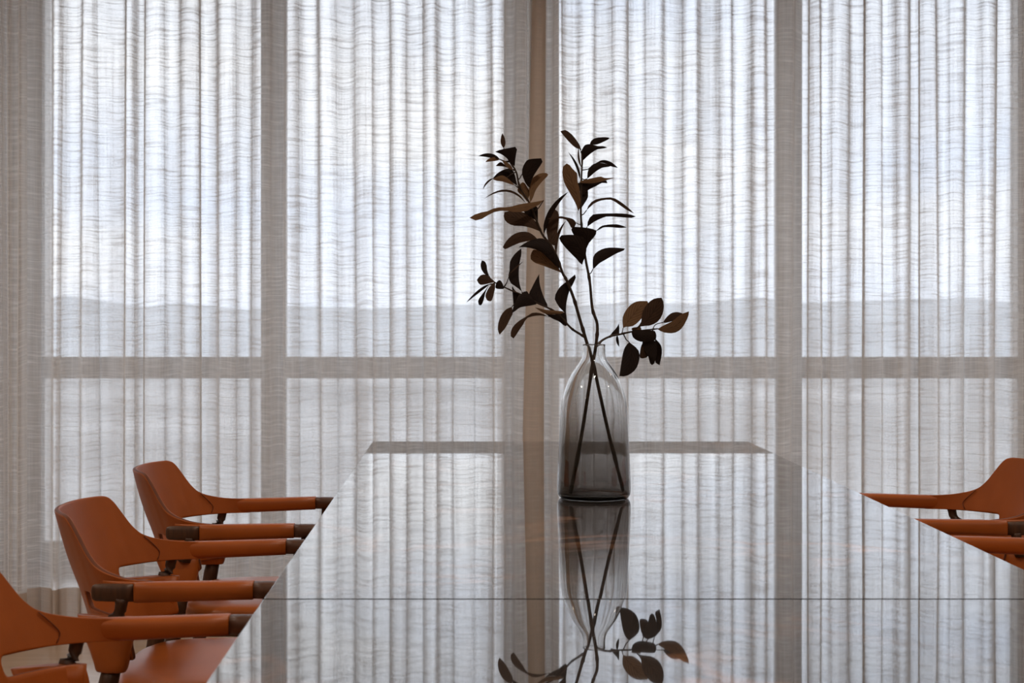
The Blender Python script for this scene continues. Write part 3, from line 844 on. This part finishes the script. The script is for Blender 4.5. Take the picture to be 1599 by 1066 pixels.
# upper right branch
leaf([(897, 355), (900, 348), (895, 342), (884, 339), (874, 337.5), (855, 341), (862, 343), (874, 341), (884, 343), (888, 348), (893, 357)], 'm', -.4, [1], -.002)
leaf([(908.5, 414), (901, 405), (890, 394), (880, 383), (873, 372), (877, 367), (896, 366.5), (912, 371), (916, 385), (914, 402), (911, 406)], 'd', -.3, [1], -.006)
leaf([(915, 390), (905, 378), (896, 367), (892, 357), (897, 354), (912, 355), (928, 358), (932, 362), (927, 371), (920, 379)], 'd', -.4, [1], -.003)
leaf([(926, 420), (925.5, 409), (927, 399), (934, 392), (946, 387), (962, 386.5), (976, 388), (976, 390), (962, 396), (948, 404), (936, 411), (929, 418)], 'd', .25, [1])
leaf([(917, 354), (918, 345), (923, 337), (930, 334), (955, 333), (976, 333.5), (989, 336), (993, 338), (985, 340), (955, 338), (945, 338.5), (930, 345), (921, 351)], 'd', -.3, [1])
leaf([(930, 361), (937, 354), (941, 352), (950, 350.5), (962, 350), (970, 351.5), (979, 355), (968, 355.8), (955, 354.8), (943, 354.8), (936, 358.5)], 'd', .3, [1], .004)
leaf([(916, 328), (920, 319), (927, 313), (935, 310), (952, 308), (961, 310), (972, 317), (981, 324), (990, 333), (979, 328), (967, 319.5), (957, 313), (950, 311.5), (937, 313.5), (927, 318), (921, 323.5)], 'm', .3, [1])
leaf([(907, 232), (905, 226), (899, 217), (892, 209), (883, 203), (875, 205), (882, 214), (892, 225), (901, 232)], 'm', .2, [1])
leaf([(921, 226), (923, 220), (930, 215.5), (944, 214), (952, 215), (950, 217.5), (941, 222), (932, 225.5)], 'd', .3, [1], .004)
leaf([(908, 252), (907.5, 237), (910, 231), (914, 226), (922, 225), (933, 228), (942, 228), (948.5, 230.5), (941, 232), (932, 233.5), (922, 240), (914, 247)], 'd', -.35, [1], -.003)
blade((906, 281), (904, 258), (887, 237), 1.8, 2.2, 'd', .2, [1])
blade((908, 262), (901, 246), (904, 230), 1.4, 1.6, 'm', .1, [1], .003)
leaf([(917, 279), (917.5, 269), (921, 261), (929, 255), (942, 254.5), (954, 259), (950, 260.5), (940, 262), (930, 268), (922, 275)], 'd', .1, [1])
leaf([(928, 256), (938, 250.5), (946, 250), (956, 254), (965, 262), (955, 260), (946, 255.5), (938, 254)], 'd', .4, [1], .006, base=0)
leaf([(903, 330), (899, 318), (889, 300), (881, 285), (878, 268), (880, 258), (885, 255), (890, 258), (895, 265), (901, 270), (902, 285), (905, 295), (907, 315), (906, 326)], 'b', -.2, [1], -.004)
leaf([(903, 284), (912, 281), (925, 278), (938, 275.5), (945, 278), (960, 277), (955, 279), (940, 283), (925, 286), (910, 286)], 'b', -.3, [1], -.006)
leaf([(906, 300), (903, 292), (903, 285), (925, 285.5), (940, 282.5), (947, 281.5), (948, 287), (941, 285), (930, 291), (918, 297), (913, 305)], 'd', .2, [1])
leaf([(907, 326), (905, 312), (906, 299), (918, 297), (918, 308), (913, 317)], 'd', .3, [1], .004)
# left side twig
leaf([(764, 431), (758, 429), (752, 421), (750.5, 413), (752.5, 406.5), (757, 408), (760, 414), (761, 422)], 'd', .2, [2])
leaf([(772, 440), (762, 430), (754, 428.5), (749, 431), (744.5, 437), (749, 444), (757, 444), (765, 442)], 'm', -.1, [2], -.003)
blade((765, 443), (748, 452), (728, 472.5), 2.3, 2.2, 'd', .2, [2])
leaf([(764, 444), (757, 454), (750, 463), (746.5, 470), (748, 476), (752, 476), (756, 466), (758, 457)], 'd', .2, [2], .003)
leaf([(773, 441), (773, 450), (770, 463), (767, 470), (761, 469), (758, 463), (760, 455), (766, 446)], 'm', -.2, [2], -.005)
leaf([(787, 448), (783.5, 440), (779.5, 437), (775, 441), (774, 450), (786, 451)], 'd', .0, [2], -.002)
leaf([(815, 455), (805, 447), (798, 442.5), (793.7, 432), (795.7, 421.6), (796.3, 408.5), (803.5, 396.7), (814, 387.5), (814, 398), (811, 412.5), (810, 429), (811.5, 443.5)], 'd', .15, [2])
blade((796, 427), (806, 417), (817, 408), 1.0, 1.3, 'm', .1, [2], -.012)
leaf([(811, 459), (803, 452), (799.5, 446), (801, 465), (802, 479), (808, 470)], 'd', .1, [2], .004)
leaf([(837, 472), (826, 459), (822, 454), (815, 457.5), (804, 473), (799, 488.5), (804, 486), (812, 480), (822, 478), (837.6, 475)], 'd', -.25, [2], -.004)
leaf([(856, 479), (845, 475), (835, 470), (826, 460), (830, 450), (836, 438), (842, 427.5), (842.5, 441), (846, 455), (851, 468)], 'd', .2, [2], .002)
leaf([(801, 488), (799, 479), (790, 483), (782, 493), (778, 505), (777.5, 515), (780, 522.5), (789, 512), (797, 497)], 'm', -.2, [2], -.004)
leaf([(856, 494), (845, 489), (832, 488), (822, 494), (810, 501), (801, 510), (797.5, 518), (797.5, 525), (801, 529), (806, 523), (811, 515), (818, 505), (823, 496.5), (840, 492.5)], 'm', -.1, [2], .006)
leaf([(882, 487), (872, 485), (856, 484), (842, 481), (835, 480), (850, 489), (860, 491), (875, 490)], 'b', -.3, [2], -.003)
leaf([(886, 507), (885, 497), (883, 487), (875, 490), (860, 491), (850, 488.5), (862, 497), (873, 502), (882, 509)], 'd', -.1, [2], .001)
leaf([(884, 497), (883, 487), (877, 484), (871, 476), (866, 466), (869, 456), (876, 446), (887, 438), (895, 430), (898, 428.5), (900, 431), (895, 443), (890, 452), (886, 465), (884, 478)], 'd', .1, [2], .003)
# right side twig
leaf([(960, 524), (953, 524.5), (955, 520), (963, 511), (966.5, 504.5), (967, 512), (967, 522)], 'd', .2, [3])
blade((964, 523), (963, 532), (967, 541.5), 2.2, 2.2, 'd', .2, [3])
leaf([(973, 512), (972, 502), (973, 493), (979, 482), (987, 474), (997, 470), (1011, 470), (1013, 474), (1008, 486), (1001, 498), (990, 508), (982, 510), (976, 510)], 'b', .3, [3], .006)
leaf([(989, 516), (1000, 505), (1002, 495), (1005, 483), (1013, 472), (1022, 466), (1033, 464.5), (1036, 471), (1036.5, 482), (1033, 494), (1026, 503), (1015, 508), (1003, 509), (995, 512)], 'm', -.1, [3], -.004)
leaf([(988, 517), (986, 513), (990, 511), (1000, 510), (1001, 515)], 'b', .2, [3], .004)
leaf([(1035, 503.5), (1040, 496), (1048, 489), (1057, 487), (1066, 489), (1060, 495), (1050, 501), (1040, 504)], 'm', .3, [4], .003)
leaf([(1026.5, 513.5), (1038, 507), (1050, 501), (1060, 493), (1067, 489), (1076, 486), (1075, 493), (1070, 504), (1064, 513), (1055, 519), (1044, 520), (1034, 518)], 'b', -.2, [3])
leaf([(986, 518), (988, 515), (1003, 515), (1016, 515.5), (1023, 517), (1025, 524), (1023, 531), (1010, 533), (1002, 533.5), (994, 531), (988, 526)], 'd', -.4, [3], -.003)
leaf([(982.5, 534), (977, 540), (973, 550), (970, 567), (967, 587), (975, 587.5), (984, 584), (993, 576), (998, 563), (998.5, 551), (994, 543)], 'd', -.15, [3], -.002)
leaf([(1006, 534), (1002, 538), (999.5, 548), (999, 558), (1004, 559.5), (1011, 557), (1012, 548)], 'm', .2, [3], .008)
leaf([(1012, 528), (1003, 533), (1006, 545), (1012, 556), (1015, 567), (1018, 570), (1021, 568.5), (1025, 556), (1026, 545), (1024, 533)], 'd', -.1, [3], -.004)
leaf([(1022, 527), (1024, 540), (1025, 553), (1023, 565), (1030, 570), (1031, 565), (1033, 556), (1033.5, 545), (1031, 537)], 'd', .2, [3], .004)

# ------------------------------------------------------------------ ceiling downlights (above the frame, they light the room)
m, nt, out = nodes('lamp_diffuser')
em = N(nt, 'ShaderNodeEmission', Strength=6.0); em.inputs['Color'].default_value = (1, .82, .62, 1)
nt.links.new(em.outputs[0], out.inputs['Surface'])
M_DIFF = m
ring_me = dif_me = None
for i, (lx, ly) in enumerate(LAMPS):
    r = empty('ceiling_light', (lx, ly, 2.8))
    tag(r, 'round white recessed ceiling light above the table room', 'ceiling light', 'recessed ceiling lights')
    if ring_me is None:
        bm = bmesh.new()
        secs = []
        for rr, z in ((.085, 0), (.118, 0), (.118, -.010), (.095, -.014), (.085, -.010), (.085, 0)):
            secs.append([bm.verts.new((rr*math.cos(2*math.pi*k/32), rr*math.sin(2*math.pi*k/32), z)) for k in range(32)])
        for a, b in zip(secs, secs[1:]):
            for k in range(32): bm.faces.new((a[k], a[(k+1) % 32], b[(k+1) % 32], b[k]))
        o = obj('trim_ring', bm, M_CEIL, r); ring_me = o.data
        bm = bmesh.new(); bmesh.ops.create_circle(bm, cap_ends=True, segments=32, radius=.086)
        o = obj('diffuser', bm, M_DIFF, r); o.location.z = -.006; dif_me = o.data
    else:
        for nm, me, z in (('trim_ring', ring_me, 0), ('diffuser', dif_me, -.006)):
            o = bpy.data.objects.new(nm, me); C.objects.link(o); o.parent = r; o.location.z = z
